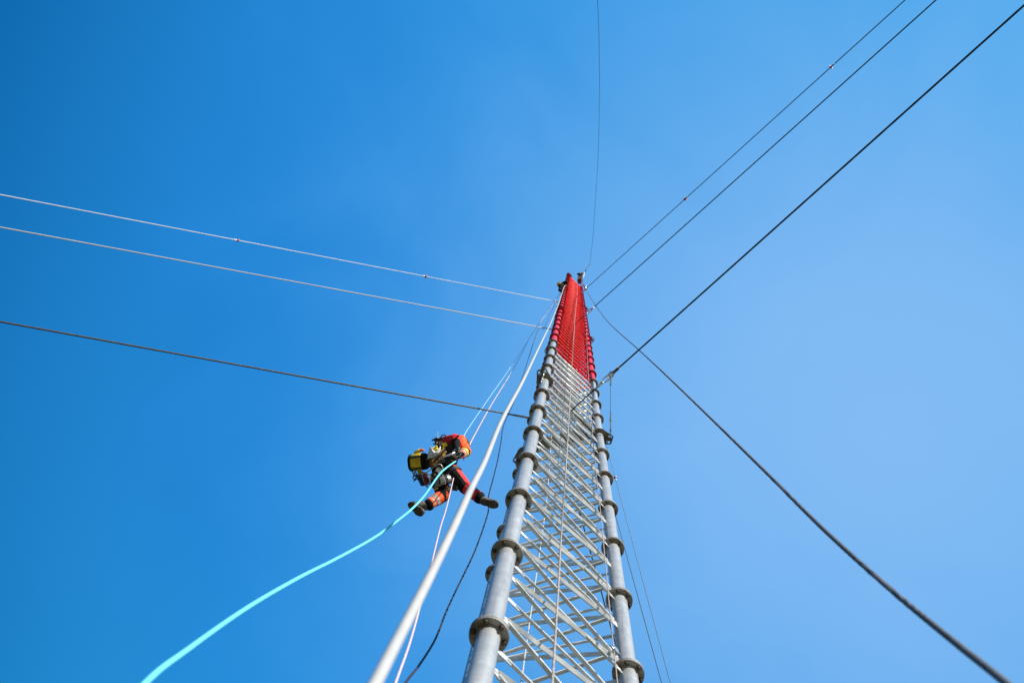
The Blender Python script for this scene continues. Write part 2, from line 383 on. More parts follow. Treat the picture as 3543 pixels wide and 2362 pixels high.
# guy plates: a flat triangular frame of plate with a lug beyond each leg
LEVELS = [7, 18, 28]
def hole_poly(f, outer, holes, zc, th, mi=0):                     # lug plate with round holes: built as strips round each hole
    f.slab(outer, (0, 0, 1), th, mi)
for n in LEVELS:
    z = zn(n) - .045
    pl = MB(); red = n > RED_N
    for A, B in FACES:
        a, b = LEGS[A], LEGS[B]; d = unit(np.append(b - a, 0))[:2]; inn = unit(np.append(CEN - (a+b)/2, 0))[:2]
        wd = .22 if (A, B) == (1, 2) else .05
        p = [a + d*.13 - inn*.02, b - d*.13 - inn*.02, b - d*(.13 + .7*wd) + inn*wd, a + d*(.13 + .7*wd) + inn*wd]
        for k in range(2):                                        # two plates butted with a dark gap
            t0, t1 = (0., .492) if k == 0 else (.508, 1.)
            q = [p[0] + (p[1]-p[0])*t0, p[0] + (p[1]-p[0])*t1, p[3] + (p[2]-p[3])*t1, p[3] + (p[2]-p[3])*t0]
            pl.slab([(*w, z) for w in q], (0, 0, 1), .016)
        mid = (a + b)/2 - inn*.03; s = np.array([d[1], -d[0]])
        pl.box((*(mid), z - .055), ((*d, 0), (*inn, 0), (0, 0, 1)), (.012, .05, .05))
    o = obj('guy_plate', pl, REDF if red else PLATE, mast)
    for i in range(3):
        out = unit(np.append(LEGS[i] - CEN, 0)); sd_ = np.cross((0, 0, 1), out); c = np.array([*LEGS[i], z])
        lg = MB()
        ol = [c - sd_*.12 - out*.02, c - sd_*.12 + out*.10, c - sd_*.085 + out*.225, c - sd_*.06 + out*.240,
              c + sd_*.06 + out*.240, c + sd_*.085 + out*.225, c + sd_*.12 + out*.10, c + sd_*.12 - out*.02]
        # holes: leave two round openings by building the lug from ring segments
        h = [c - sd_*.052 + out*.190, c + sd_*.052 + out*.190]
        lg.slab([ol[0], ol[1], c - sd_*.104 + out*.152, c + sd_*.104 + out*.152, ol[6], ol[7]][::-1], (0, 0, 1), .016)
        lg.slab([c - sd_*.104 + out*.152, ol[2], c - sd_*.076 + out*.225, c - sd_*.076 + out*.152][::-1], (0, 0, 1), .0158)
        lg.slab([c + sd_*.104 + out*.152, c + sd_*.076 + out*.152, c + sd_*.076 + out*.225, ol[5]][::-1], (0, 0, 1), .0158)
        lg.slab([c - sd_*.028 + out*.152, c - sd_*.028 + out*.225, c + sd_*.028 + out*.225, c + sd_*.028 + out*.152][::-1], (0, 0, 1), .0158)
        lg.slab([ol[2], ol[3], ol[4], ol[5]][::-1], (0, 0, 1), .016)
        for hh in h: lg.ring(hh, .022, .034, .0155, 16)
        ring = FR + .02
        lg.ring(c + (0, 0, .001), PR + .002, ring, .014, 24)
        obj('guy_lug', lg, REDF if red else PLATE, mast)

# ------------------------------------------------------------------ guy cables
GUYS = {  # name -> faces pair, per level (attach pair, far pixel)
    'right': ((0, 1), [(7, (3543, 20)), (18, (3238, 0)), (28, (3133, 0))]),
    'left': ((2, 0), [(7, (0, 1113)), (18, (0, 785)), (28, (0, 673))]),
    'back': ((1, 2), [(7, (2132, 2234)), (18, (2290, 2362)), (28, (2320, 2362))])}
RAD = {7: .0145, 18: .0150, 28: .0160}
def guy_line(pair, n, far, rg=34.):
    A, B = pair; mid = (LEGS[A] + LEGS[B])/2; inn = unit(np.append(CEN - mid, 0))[:2]
    a = np.array([*(mid - inn*.09), zn(n) - .10])
    r = ray(*far); nrm = np.cross(a - CAM, r)                     # plane through eye, attachment and far pixel
    best = None                                                   # where that plane meets the ground circle of anchors
    for k in range(7200):
        t = k*math.pi/3600; gpt = np.array([CEN[0] + rg*math.cos(t), CEN[1] + rg*math.sin(t), 0.2])
        e = abs((gpt - CAM) @ nrm)
        if (gpt[:2] - CEN) @ (-inn) < 0: continue
        if best is None or e < best[0]: best = (e, gpt)
    return a, best[1]
def nearest_on(a, b, px):
    ts = np.linspace(0, 1, 4001); best = min(ts, key=lambda t: np.linalg.norm(pix(a + (b-a)*t) - px) if ((a + (b-a)*t - CAM) @ np.array(fwd)) > .1 else 1e9)
    return a + (b - a)*best
GL = {('right', 7): ('thick dark guy cable from the thimble and shackle to the upper right corner', WIRE_DK),
      ('right', 18): ('middle dark guy cable of the three running to the upper right', WIRE_DK),
      ('right', 28): ('thin dark guy cable with red markers running to the upper right', WIRE_GR),
      ('left', 7): ('lowest left guy cable, dark twisted steel wire', WIRE_TW),
      ('left', 18): ('tan middle guy cable of the three running left', WIRE_TAN),
      ('left', 28): ('white guy cable with red markers, topmost of the three running left', WIRE_LT),
      ('back', 7): ('dark guy cable seen through the braces beside the right leg', WIRE_DK),
      ('back', 18): ('plain dark green thin guy cable running down just right of the mast', WIRE_GR),
      ('back', 28): ('thin guy cable with one red marker running down right of the mast', WIRE_GR)}
MARK = {('right', 28): [(2874, 232), (2371, 690)], ('left', 28): [(823, 830), (1473, 954)], ('back', 28): [(2135, 1650)]}
GUY_PTS = {}
for side, (pair, lv) in GUYS.items():
    for n, far in lv:
        a, b = guy_line(pair, n, far); d = unit(b - a); GUY_PTS[side, n] = (a, b)
        lab, mt = GL[side, n]
        th = thing('guy_cable', a, lab, 'guy cable', 'guy cables of the mast')
        r = RAD[n]*(.8 if side == 'back' else 1)
        sc = RAD[n]/.0145
        x1, x2, x3 = .62*sc, .86*sc, 1.04*sc                      # pigtail end, eye, shackle
        if side == 'left': x1 = x2 = x3 = .25
        L = np.linalg.norm(b - a)
        f = MB(); M = 120
        pts = [a + d*x3 + (b - a - d*x3)*k/M + np.array([0, 0, -1.])*(.06*math.sin(math.pi*k/M)) for k in range(M+1)]
        if n == 7:
            dense = [pts[0] + (pts[-1]-pts[0])*s for s in np.linspace(0, .55, 1400)]
            f.tube(dense, r, 14, 0, True, 6, .16, .30); f.tube(pts[66:], r*.95, 16)
        else: f.tube(pts[::10], r, 16)
        obj('wire', f, mt, th)
        q = unit(np.cross(d, np.cross((0, 0, 1), d)))             # in the vertical plane
        w = np.cross(d, q)
        if x3 > x2:
            f = MB(); f.tube([a, a + d*x1], r*.8, 8); obj('pigtail', f, WIRE_DK, th)
            f = MB(); f.rod(a + d*(x1-.02), a + d*(x1+.12*sc), r*1.7, 10); obj('ferrule', f, STEEL, th)
            c1 = a + d*(x1 + .20*sc); f = MB()
            f.tube([c1 + d*(.085*sc)*math.cos(t) + w*(.036*sc)*math.sin(t) for t in np.linspace(0, 2*math.pi, 25)], r*.85, 8, 0, False)
            obj('thimble', f, STEEL, th)
            c2 = a + d*(x1 + .31*sc); f = MB(); mix = unit(w + q)
            f.tube([c2 + d*(.080*sc)*math.cos(t) + mix*(.045*sc)*math.sin(t) for t in np.linspace(0, 2*math.pi, 25)], r*.95, 8, 0, False)
            f.rod(c2 - mix*.06*sc + d*.03, c2 + mix*.06*sc + d*.03, r*.75, 8)
            obj('shackle', f, STEEL, th)
            f = MB(); f.rod(a + d*(x1 + .37*sc), a + d*(x1 + .52*sc), r*1.7, 10); f.rod(a + d*(x1+.50*sc) + q*r*.5, a + d*(x1 + .53*sc) + q*.055*sc, r*1.0, 8)
            obj('ferrule', f, WIRE_TW if n == 7 else STEEL, th)
            GUY_PTS[side, n, 'shackle'] = c2
        else:
            f = MB(); f.rod(a - d*.02, a + d*.3, r*1.3, 10); obj('ferrule', f, mat('copper_ferrule', (.34, .22, .15), .5, .4), th)
        for k, px in enumerate(MARK.get((side, n), [])):
            p = nearest_on(a, b, np.array(px)); dist = np.linalg.norm(p - CAM); s = dist*4.3/F_
            f = MB(); f.ball(p, s*1.0, mi=0); f.ring(p, s*.55, s*1.3, s*.6, 20, 0, d)
            mk = obj('marker', f, BALL, th)
            f = MB(); f.rod(p + d*s*1.0, p + d*s*3.4, s*.55, 8); obj('clamp', f, WHITEP, mk)
# tensioning wires from lugs
def turnbuckle(top, bottom, label, wire=True, blen=.26, bpos=.1):
    d = unit(bottom - top); th = thing('turnbuckle', bottom, label, 'turnbuckle')
    L = np.linalg.norm(bottom - top); c = bottom - d*(bpos + blen/2)
    f = MB(); s = unit(np.cross(d, (1, .2, .3)))
    for k in (-1, 1): f.rod(c - d*blen*.38 + s*.017*k, c + d*blen*.38 + s*.017*k, .008, 8)
    f.rod(c - d*blen*.5, c - d*blen*.36, .021, 8); f.rod(c + d*blen*.36, c + d*blen*.5, .021, 8)
    obj('body', f, STEEL, th)
    f = MB(); f.rod(c + d*blen*.45, bottom, .008, 8); f.tube([bottom + d*.02*math.cos(t) + s*.02*math.sin(t) for t in np.linspace(0, 6.3, 13)], .006, 6); obj('hook', f, STEEL, th)
    f = MB(); f.rod(c - d*blen*.45, c - d*(blen*.5+.16), .012, 8); f.tube([c - d*(blen*.5+.10) + d*.04*math.cos(t) + s*.022*math.sin(t) for t in np.linspace(0, 6.3, 13)], .008, 6); obj('eye', f, STEEL, th)
    if wire:
        f = MB(); f.rod(c - d*(blen*.5+.15), top, .0045, 6); obj('wire', f, GREYB, th)
        f = MB(); f.rod(top, top + d*.20, .016, 8); f.ring(top, .02, .034, .014, 14, 0, s); obj('clamp', f, STEEL, th)
    return th
outR = unit(np.append(RX - CEN, 0)); sdR = np.cross((0, 0, 1), outR); cR = np.array([*RX, zn(7) - .045])
outL = unit(np.append(LX - CEN, 0)); sdL = np.cross((0, 0, 1), outL); cL = np.array([*LX, zn(7) - .045])
turnbuckle(GUY_PTS['right', 7, 'shackle'], cR - sdR*.052 + outR*.190, 'steel turnbuckle and thin wire hanging beside the right leg')
hl = cL + outL*.190 + sdL*.052; 
turnbuckle(hl + (0, 0, .02), at(1867, 1338, np.linalg.norm(hl - CAM) - .35), 'bright turnbuckle hanging from the dark lug on the left leg', False, .2, .03)
# short chain link under the right lug
# ------------------------------------------------------------------ ropes
def rope(name, pts, r, mats, label, cat='rope', n=10, seg=22, strands=0, pitch=.1, depth=.25, group=None):
    f = MB(); f.tube(px_path(pts, n), r, seg, 0, True, strands, pitch, depth)
    o = obj(name, f, mats); tag(o, label, cat, group); return o
S = 1.50638
white = [(1957, 986, 45), (1949, 1000, 42), (1932, 1052, 31), (1904, 1120, 20), (1875, 1180, 14.5), (1841, 1251, 10.8), (1801, 1333, 8.1), (1733, 1460, 5.9), (1676, 1598, 4.6), (1630, 1690, 3.95),
         (1571, 1820, 3.35), (1484, 2000, 2.8), (1391.5, 2181, 2.38), (1299, 2362, 2.05), (1185, 2585, 1.75), (1080, 2790, 1.55)]
rope('hoisting_cable', white, .0165, ROPE_W, 'thick white cable slanting down left of the mast, blurred in front', 'cable', 10, 28)
grey = [(2029, 1008, 50), (2040, 1024, 44), (2056, 1049, 37), (2109, 1119, 26), (2208, 1208, 17), (2305, 1298, 12.5), (2470, 1457, 8.8), (2651, 1634, 6.4),
        (2862, 1842, 4.8), (3088, 2044, 3.9), (3314, 2229, 3.25), (3490, 2370, 2.95), (3700, 2560, 2.6)]
rope('tag_line', grey, .0135, ROPE_G, 'dark grey rope slanting from the red mast down to the lower right corner', 'rope', 60, 18, 3, .045, .16)
cyan_lo = [(300, 2600, 2.5), (502, 2362, 3.0), (650, 2245, 3.5), (845, 2108, 4.2), (1024, 2003, 5.0), (1160, 1934, 5.8), (1290, 1862, 6.8), (1380, 1797, 7.8), (1428, 1757, 8.5), (1470, 1712, 9.2), (1507, 1658, 9.95), (1533, 1627, 10.4), (1579, 1593, 10.95)]
rope('working_rope', cyan_lo, .0115, ROPE_C, 'bright cyan rope curving from the worker to the lower left', 'rope', 80, 16, 3, .060, .22)
cyan_hi = [(1596, 1580, 11.2), (1603, 1515, 12.0), (1630, 1467, 13.5), (1700, 1365, 18), (1760, 1280, 23), (1813, 1200, 29), (1854, 1136, 35), (1905, 1060, 41), (1945, 1000, 45)]
rope('working_rope', cyan_hi, .0062, ROPE_C2, 'thin cyan rope running up from the worker toward the mast top', 'rope')
pink_hi = [(1604, 1590, 11.2), (1622, 1545, 11.8), (1640, 1508, 12.5), (1700, 1400, 16.5), (1780, 1270, 23), (1832, 1170, 31), (1870, 1115, 36), (1900, 1070, 41), (1950, 1000, 45)]
rope('safety_rope', pink_hi, .0085, ROPE_P, 'pale rope from the worker up to the person at the mast top', 'rope')
pink_lo = [(1570, 1650, 10.85), (1545, 1755, 9.4), (1522, 1830, 8.3), (1490, 1960, 7.0), (1455, 2090, 6.0), (1415, 2230, 5.1), (1368, 2362, 4.4), (1300, 2560, 3.6)]
rope('safety_rope', pink_lo, .0068, ROPE_P, 'pink white rope hanging below the worker to the bottom edge', 'rope', 10, 22)
violet = [(1922, 1045, 42), (1885, 1130, 36), (1883, 1137, 35.5), (1880, 1140, 35), (1876, 1136, 34.5), (1871, 1132, 34), (1863, 1140, 33), (1855, 1158, 31), (1808, 1303, 22), (1780, 1385, 17.5), (1743, 1470, 13.5),
          (1733, 1530, 12.8), (1721, 1595, 12.2), (1706, 1655, 11.6), (1692, 1708, 11.4), (1688, 1735, 11.35), (1690, 1745, 11.3), (1689, 1770, 11.1), (1679, 1805, 10.7), (1660, 1860, 10.0), (1632, 1930, 9.2), (1574, 2049, 8.0), (1541, 2122, 7.3), (1505, 2212, 6.6), (1450, 2300, 6.0), (1402, 2362, 5.6), (1300, 2510, 4.8)]
rope('control_line', violet, .0085, ROPE_V, 'thin dark violet rope wavering between the white cable and the mast', 'rope', 8)
def vert(px0, px1, lat0, z1):                                    # straight line between two pixels, at given distances
    return None
cpts = [(1998, 985, 55), (1997, 1020, 50), (1990, 1090, 40.5), (1983, 1200, 29.5), (1975, 1330, 21.8), (1962, 1560, 15.1), (1945, 1800, 11.4), (1930, 2060, 9.1), (1911, 2362, 7.45), (1895, 2600, 6.5)]
# keep this rope just in front of the near face: hang it at a fixed distance outside the left-right face
def on_plane(px, py, off):
    A, B = LX, RX; d2 = unit(np.append(B - A, 0)); nrm = np.array([d2[1], -d2[0], 0]); 
    if nrm[:2] @ ((A+B)/2 - CEN) < 0: nrm = -nrm
    p0 = np.array([*A, 0]) + nrm*off; r = ray(px, py); t = ((p0 - CAM) @ nrm)/(r @ nrm); return CAM + r*t
f = MB(); pth = smooth([on_plane(a, b, .16) for a, b in [(1996, 980), (1997, 998)] + [c_[:2] for c_ in cpts[1:]]], 90); f.tube(pth, .0090, 10, 0, True, 2, .16, .3)
tag(obj('hanging_rope', f, ROPE_T), 'thin pale twisted rope hanging down the middle of the front braces', 'rope')
rp = [(2028, 1080), (2031, 1200), (2038, 1330), (2049, 1480), (2060, 1610), (2078, 1772), (2107, 2082), (2134, 2340), (2142, 2420)]
f = MB(); f.tube(smooth([on_plane(a, b, .07) for a, b in rp], 14), .0048, 8)
th = tag(obj('climbing_wire', f, ROPE_T), 'thin wire with small clamps close along the right leg', 'wire')
for k, (a, b) in enumerate([(2129, 2250), (2045, 1465), (2033, 1272), (2028, 1160)]):
    p = on_plane(a, b, .07); f = MB(); s = .030
    f.box(p, ((1, 1, 0), (0, 0, 1), (1, -1, 0)), (s*.7, s, s*.5)); f.rod(p - (s*1.4, s*1.4, 0), p + (s*1.4, s*1.4, .02), s*.3, 8)
    f.ring(p + (0, 0, s*1.2), s*.4, s*.8, s*.4, 12, 0, (1, -1, 0))
    obj('clamp', f, STEEL, th)
# pale cable inside the mast and a dark feeder
q0 = np.array([CEN[0] - .05, CEN[1] + .10]); f = MB()
f.tube([(q0[0] + .02*math.sin(z*.7), q0[1] + .02*math.cos(z*.9), z) for z in np.linspace(.3, zn(40), 260)], .0060, 8)
tag(obj('inner_cable', f, WIRE_TAN), 'pale cable running up inside the lattice behind the braces', 'cable')
# long thin wire from the rod tip overhead
wire = [(2041, 914, 61), (2052, 813, 60), (2062, 663, 57), (2070, 527, 53), (2074, 340, 47), (2073, 160, 42), (2067, -10, 37), (2050, -250, 31)]
rope('trailing_wire', wire, .011, WIRE_TW, 'hair thin wire trailing up from the mast top rod', 'wire')

# ------------------------------------------------------------------ mast head
dT = np.linalg.norm(np.array([*RX, zn(43)]) - CAM)
hd = thing('warning_light', at(2004, 968, dT), 'red brown box on a white bracket at the mast top', 'warning light')
D = dT - 3.; px = D/F_
def quad_slab(pts, d, th, mt, name, par):
    f = MB(); o = [at(a, b, d) for a, b in pts]; n = unit(np.cross(o[1]-o[0], o[2]-o[0])); f.slab(o, n, th); return obj(name, f, mt, par)
quad_slab([(1997, 965), (2013, 962), (2011, 983), (1999, 981)], D, .30, BROWN, 'housing', hd)
quad_slab([(1998, 961), (2015, 958), (2015, 962), (1998, 965.5)], D - .12, .10, WHITEP, 'rim', hd)
quad_slab([(2000, 954), (2014, 951), (2015, 958), (1999, 961)], D + .25, .25, GREYB, 'cover', hd)
f = MB(); f.ball(at(2005, 948.5, D + .4), (.20, .10, .12), mi=0); f.ball(at(2016, 946, D+.45), (.16, .09, .12), mi=1); obj('lamp', f, [BLK2, GREYB], hd)
f = MB(); f.rod(at(2014.5, 976, D - .1), at(2022, 941, D + .5), .035, 10); obj('bracket', f, WHITEP, hd)
rod = thing('lightning_rod', at(2022, 941, D + .5), 'thin dark rod slanting up from the mast top', 'rod')
f = MB(); f.tube([at(2021.5, 943, D + .45), at(2030, 929, D+.9), at(2041, 914, D + 1.4)], [.03, .026, .03], 10); obj('mast_rod', f, WIRE_DK, rod)
tp = thing('head_pulley', at(2021, 993, 52), 'small pulleys and shackles at the right edge of the mast top', 'pulley')
f = MB(); f.ring(at(2026, 992, 51.5), .03, .10, .05, 16, 0, (1, .4, .3)); f.rod(at(2012, 981, 53), at(2028, 998, 51), .05, 8); f.ring(at(2028, 1001, 51), .03, .10, .05, 16, 0, (.3, 1, .3)); obj('sheave', f, [STEEL], tp)
f = MB(); f.rod(at(2011, 978, 53.5), at(2024, 990, 51.8), .04, 8); obj('arm', f, WIRE_DK, tp)
cp = thing('top_fitting', np.array([*LX, zn(43)]), 'dark cap with small fittings on the left top of the mast', 'fitting')
c = np.array([*LX, zn(43) + .04]); f = MB(); f.ring(c, .02, .15, .05, 20); f.rod(c, c + (.04, .02, .25), .05, 10); f.box(c + (.12, .1, .03), ((1, 1, 0), (1, -1, 0), (0, 0, 1)), (.16, .09, .06)); obj('cap', f, WIRE_DK, cp)
f = MB(); f.box(c + (-.06, .05, .10), ((1, 0, 0), (0, 1, 0), (0, 0, 1)), (.06, .06, .06)); f.ring(c + (.17, .02, .02), .03, .08, .04, 12); obj('shackle', f, STEEL, cp)

# ------------------------------------------------------------------ people
def remeshed(name, mb, voxel, mats, rule, parent, origin, rough=0., it=2):
    """one continuous surface grown round the volumes in mb; rule(point) names the material of each face"""
    me = mesh_of('volume', mb, mats, origin); o = bpy.data.objects.new('volume', me); scene.collection.objects.link(o)
    r = o.modifiers.new('r', 'REMESH'); r.mode = 'VOXEL'; r.voxel_size = voxel; r.use_smooth_shade = True
    sm = o.modifiers.new('s', 'SMOOTH'); sm.factor = .5; sm.iterations = it
    dg = bpy.context.evaluated_depsgraph_get(); new = bpy.data.meshes.new_from_object(o.evaluated_get(dg))
    bpy.data.objects.remove(o); bpy.data.meshes.remove(me); new.name = name
    if rough:                                                     # folds in the cloth
        nv = len(new.vertices); V = np.empty(nv*3); VN = np.empty(nv*3)
        new.vertices.foreach_get('co', V); new.vertices.foreach_get('normal', VN); V = V.reshape(-1, 3); VN = VN.reshape(-1, 3)
        rs = np.random.RandomState(3); h = np.zeros(nv)
        for k in range(14):
            q = rs.normal(size=3)*(14 + 3.2*k); h += np.sin(V @ q + rs.rand()*6.28 + 1.5*np.sin(V @ rs.normal(size=3)*11))/(1 + .25*k)
        V += VN*(rough*.40*h)[:, None]; new.vertices.foreach_set('co', V.ravel())
    new.materials.clear()
    for x in mats: new.materials.append(x)
    og = np.asarray(origin)
    nf = len(new.polygons); C = np.empty(nf*3); Nn = np.empty(nf*3)
    new.polygons.foreach_get('center', C); new.polygons.foreach_get('normal', Nn)
    new.polygons.foreach_set('material_index', rule(C.reshape(-1, 3) + og, Nn.reshape(-1, 3)).astype(np.int32))
    new.polygons.foreach_set('use_smooth', np.ones(nf, bool)); new.update()
    return link(name, new, origin, parent)
def seg_rule(segs):
    """segs: (a, b, bands) with bands = [(end of band along the limb 0..1, material), ...] or a function of (t, side, normal)"""
    def rule(p, n):
        Q, Ts, Of = [], [], []
        for a, b, r, bands in segs:
            d = b - a; t = np.clip((p - a) @ d/(d @ d), 0, 1); off = p - a - t[:, None]*d
            Q.append(np.linalg.norm(off, axis=1)/r); Ts.append(t); Of.append(off)
        best = np.argmin(np.array(Q), 0); out = np.zeros(len(p), int)
        for i, (a, b, r, bands) in enumerate(segs):
            k = best == i
            if not k.any(): continue
            if callable(bands): out[k] = bands(Ts[i][k], Of[i][k], n[k])
            else:
                e = np.array([x[0] for x in bands]); mi = np.array([x[1] for x in bands])
                out[k] = mi[np.minimum(np.searchsorted(e, Ts[i][k]), len(mi)-1)]
        return out
    return rule
def uv_(off): return off/np.maximum(np.linalg.norm(off, axis=1, keepdims=True), 1e-9)
D0 = 11.0
def P(px, py, dd=0.): return at(px, py, D0 + dd)
ray0 = ray(1560, 1640); imR = unit(np.array(right) - ray0*(ray0 @ np.array(right))); imD = np.cross(ray0, imR)   # picture right, picture down, away
def hand(name, wrist, fwd_, palm, curl, mats, parent, s=1., thumb_side=1):
    f_ = unit(fwd_); n_ = unit(np.asarray(palm) - f_*(np.asarray(palm) @ f_)); w_ = np.cross(n_, f_)*thumb_side
    mb = MB(); L = .09*s
    for k in (-1.5, -.5, .5, 1.5): mb.capsule(wrist + w_*k*.012*s, wrist + f_*L + w_*k*.021*s, .017*s, .0145*s)
    mb.capsule(wrist - f_*.03*s, wrist + f_*.02*s, .029*s, .028*s)
    for k, ln in ((1.5, .072), (.5, .082), (-.5, .077), (-1.5, .060)):
        p = wrist + f_*L + w_*k*.0215*s; a = .25
        for j, q in enumerate((.45, .32, .23)):
            a += curl*(.55 if j == 0 else .8); d = f_*math.cos(a) + n_*math.sin(a); p2 = p + d*ln*q*1.15*s
            mb.capsule(p, p2, (.0105 - .001*j)*s, (.0098 - .001*j)*s); p = p2
    p = wrist + f_*.025*s + w_*.034*s
    for j, (q, aa) in enumerate(((.042, .9), (.034, .55), (.026, .2))):
        d = unit(f_*math.cos(aa) + w_*math.sin(aa)*.8 + n_*(.35 + .25*j)); p2 = p + d*q*s
        mb.capsule(p, p2, (.0135 - .0015*j)*s, (.012 - .0015*j)*s); p = p2
    return remeshed(name, mb, .0045*s, mats, lambda p, n: np.where(n @ n_ < .35, 0, min(1, len(mats)-1)), parent, wrist, .0012, 1)
def boot(heel, toe, nrm, ankle, parent, name='boot'):
    u = unit(toe - heel); n = unit(nrm - u*(nrm @ u)); w = np.cross(n, u); L = np.linalg.norm(toe - heel)
    mb = MB(); up = -n
    mb.capsule(heel + up*.045, heel + up*.045 + u*L*.55, .043, .044); mb.capsule(heel + up*.04 + u*L*.5, toe + up*.036, .045, .043)
    mb.capsule(toe + up*.036 - w*.012, toe + up*.034 + w*.012 + u*.01, .040, .040)
    mb.capsule(heel + up*.05 + u*.02, ankle, .050, .056); mb.capsule(heel + up*.06 + u*L*.45, ankle + u*.02, .040, .052)
    top = unit(ankle - heel); mb.capsule(ankle, ankle + top*.04, .058, .060)
    o = remeshed(name, mb, .008, [BOOT], lambda p, n_: np.zeros(len(p)), parent, heel, .003, 2)
    # rubber sole: outline with a waist, raised lugs on it
    pts = []
    for t in np.linspace(0, 2*math.pi, 40, endpoint=False):
        c, s_ = math.cos(t), math.sin(t); x = L*.5 + (L*.5 + .050)*c
        wd = .055*(1 - .20*math.exp(-((x - L*.38)/(L*.22))**2)) + .006*(c > .2)
        pts.append(heel + u*x + w*wd*np.sign(s_)*abs(s_)**.8 + n*.004)
    f = MB(); f.slab(pts, n, .020); so_ = obj('sole', f, SOLE, o)
    for rng in (range(0, 5), range(5, 13)):
      f = MB()
      for k in rng:
          x = -.035 + (L + .075)*k/12
          if .24*L < x < .40*L: continue
          half = .044*(1 - .2*math.exp(-((x - L*.38)/(L*.22))**2))*math.sqrt(max(.05, 1 - ((x - L*.5)/(L*.5 + .052))**2))
          for sgn in (-1, 1):
              for q in (.28, .78): f.box(heel + u*(x + .004*sgn*(k % 2)) + w*half*q*sgn + n*.017, (unit(u + w*.35*sgn), unit(w - u*.35*sgn), n), (.0065, half*.20, .005))
      if f.v: obj('tread', f, LUG, o)
    f = MB(); e = unit(heel + up*.06 + u*L*.45 - ankle)
    for k in range(5):
        c = ankle + e*(.01 + .026*k) + u*.056 + up*.0; f.tube([c - w*.03, c + u*.008, c + w*.03], .0038, 6)
    obj('laces', f, REFL, o)
    return o
# ---- the worker on the ropes
pelv, abdo, chest, uch = P(1536, 1640, 0), P(1543, 1606, .12), P(1552, 1565, .36), P(1562, 1543, .52)
neck, head = P(1573, 1538, .66), P(1584, 1544, .76)
shL, elL, wrL = P(1527, 1533, .46), P(1574, 1518, .26), P(1581, 1553, .07)
shR, elR, wrR = P(1592, 1526, .50), P(1611, 1562, .30), P(1591, 1576, .10)
hipR, knR, anR = P(1556, 1626, 0), P(1606, 1682, -.20), P(1660, 1721, -.38)
hipL, knL, anL = P(1519, 1652, 0), P(1533, 1712, -.22), P(1484, 1745, -.37)
worker = thing('person', pelv, 'worker in red and black clothing hanging on ropes with tools, seen from below', 'person', 'people on the mast')
mb = MB()
mb.capsule(pelv, abdo, .150, .140); mb.capsule(abdo, chest, .140, .165); mb.capsule(chest, uch, .165, .145)
mb.capsule(uch, neck, .10, .06); mb.capsule(neck, head, .06, .095)
mb.capsule(shL, uch, .095, .11); mb.capsule(shR, uch, .095, .11); mb.capsule(chest, shL, .12, .085); mb.capsule(chest, shR, .12, .085)
mb.capsule(shL, elL, .088, .078); mb.capsule(elL, wrL, .074, .050)
mb.capsule(shR, elR, .088, .080); mb.capsule(elR, wrR, .076, .050)
mb.capsule(hipR, knR, .125, .088); mb.capsule(knR, anR, .088, .078); mb.capsule(pelv, hipR, .14, .12)
mb.capsule(hipL, knL, .122, .092); mb.capsule(knL, anL, .094, .080); mb.capsule(pelv, hipL, .14, .12)
BM = [JKT, BLK, REFL, ORG, YEL, SKIN]
def thigh_r(t, off, n):
    return np.where((t > .12) & (uv_(off) @ unit(imR*.8 - imD*.65) > .62), 0, 1)
def thigh_l(t, off, n):
    return np.where((t > .55) & (uv_(off) @ unit(imR) > .45), 3, 1)
segs = [(pelv, abdo, .15, [(1, 1)]), (abdo, chest, .15, lambda t, off, n: np.where(n @ ray0 < -.25, 1, 0)), (chest, uch, .16, lambda t, off, n: np.where(n @ ray0 < -.72, 1, 0)),
        (uch, neck, .08, [(1, 0)]), (neck, head, .09, [(.35, 0), (1, 5)]), (shL, uch, .1, [(1, 0)]), (shR, uch, .1, [(1, 3)]),
        (shL, elL, .085, [(1, 0)]), (elL, wrL, .06, [(.06, 0), (.26, 2), (1, 1)]),
        (shR, elR, .085, [(1, 3)]), (elR + (elR - wrR)*.38, wrR, .082, [(.34, 3), (.41, 1), (.56, 4), (.64, 1), (.71, 2), (.80, 3), (.85, 2), (1, 3)]),  # lit tone of the red right sleeve is put into its orange colour
        (hipR, knR, .105, thigh_r), (knR, anR, .083, [(.05, 1), (.20, 2), (.52, 0), (.66, 2), (.93, 0), (1, 1)]),
        (hipL, knL, .105, thigh_l), (knL, anL, .087, [(.14, 2), (.50, 3), (.66, 2), (.76, 3), (.84, 2), (.95, 3), (1, 1)])]
remeshed('body', mb, .0085, BM, seg_rule(segs), worker, pelv, .006)
hand('glove', wrL + unit(wrL - elL)*.012, P(1588, 1573, -.02) - wrL, imR*.6 - ray0*.5, .75, [GLV, BLK2], worker, 1.12, -1)
hand('glove', wrR + unit(wrR - elR)*.012, P(1580, 1582, .04) - wrR, -imD*.6 - ray0*.3, .85, [GLVP, GLV], worker, 1.12, 1)
boot(P(1672, 1734, -.47), P(1712, 1745, -.44), unit(-ray0*.95 + imD*.38), P(1664, 1724, -.40), worker)
boot(P(1424, 1747, -.45), P(1454, 1772, -.46), unit(-ray0*.9 + imD*.25 - imR*.2), P(1474, 1748, -.38), worker)
f = MB(); hc = head + imR*.03; f.ball(hc + ray0*.05, (.125, .135, .115), (imR, imD, ray0)); f.ring(hc + ray0*.01, .10, .150, .018, 28, 0, ray0)
obj('helmet', f, HELM, worker)
f = MB()                                                          # face: brow, nose, ears, chin strap
f.ball(head - ray0*.075 + imD*.05, (.018, .03, .02), (imR, imD, ray0)); f.ball(head + imR*.095, (.012, .03, .02), (imR, imD, ray0)); f.ball(head - imR*.095, (.012, .03, .02), (imR, imD, ray0))
obj('face', f, SKIN, worker)
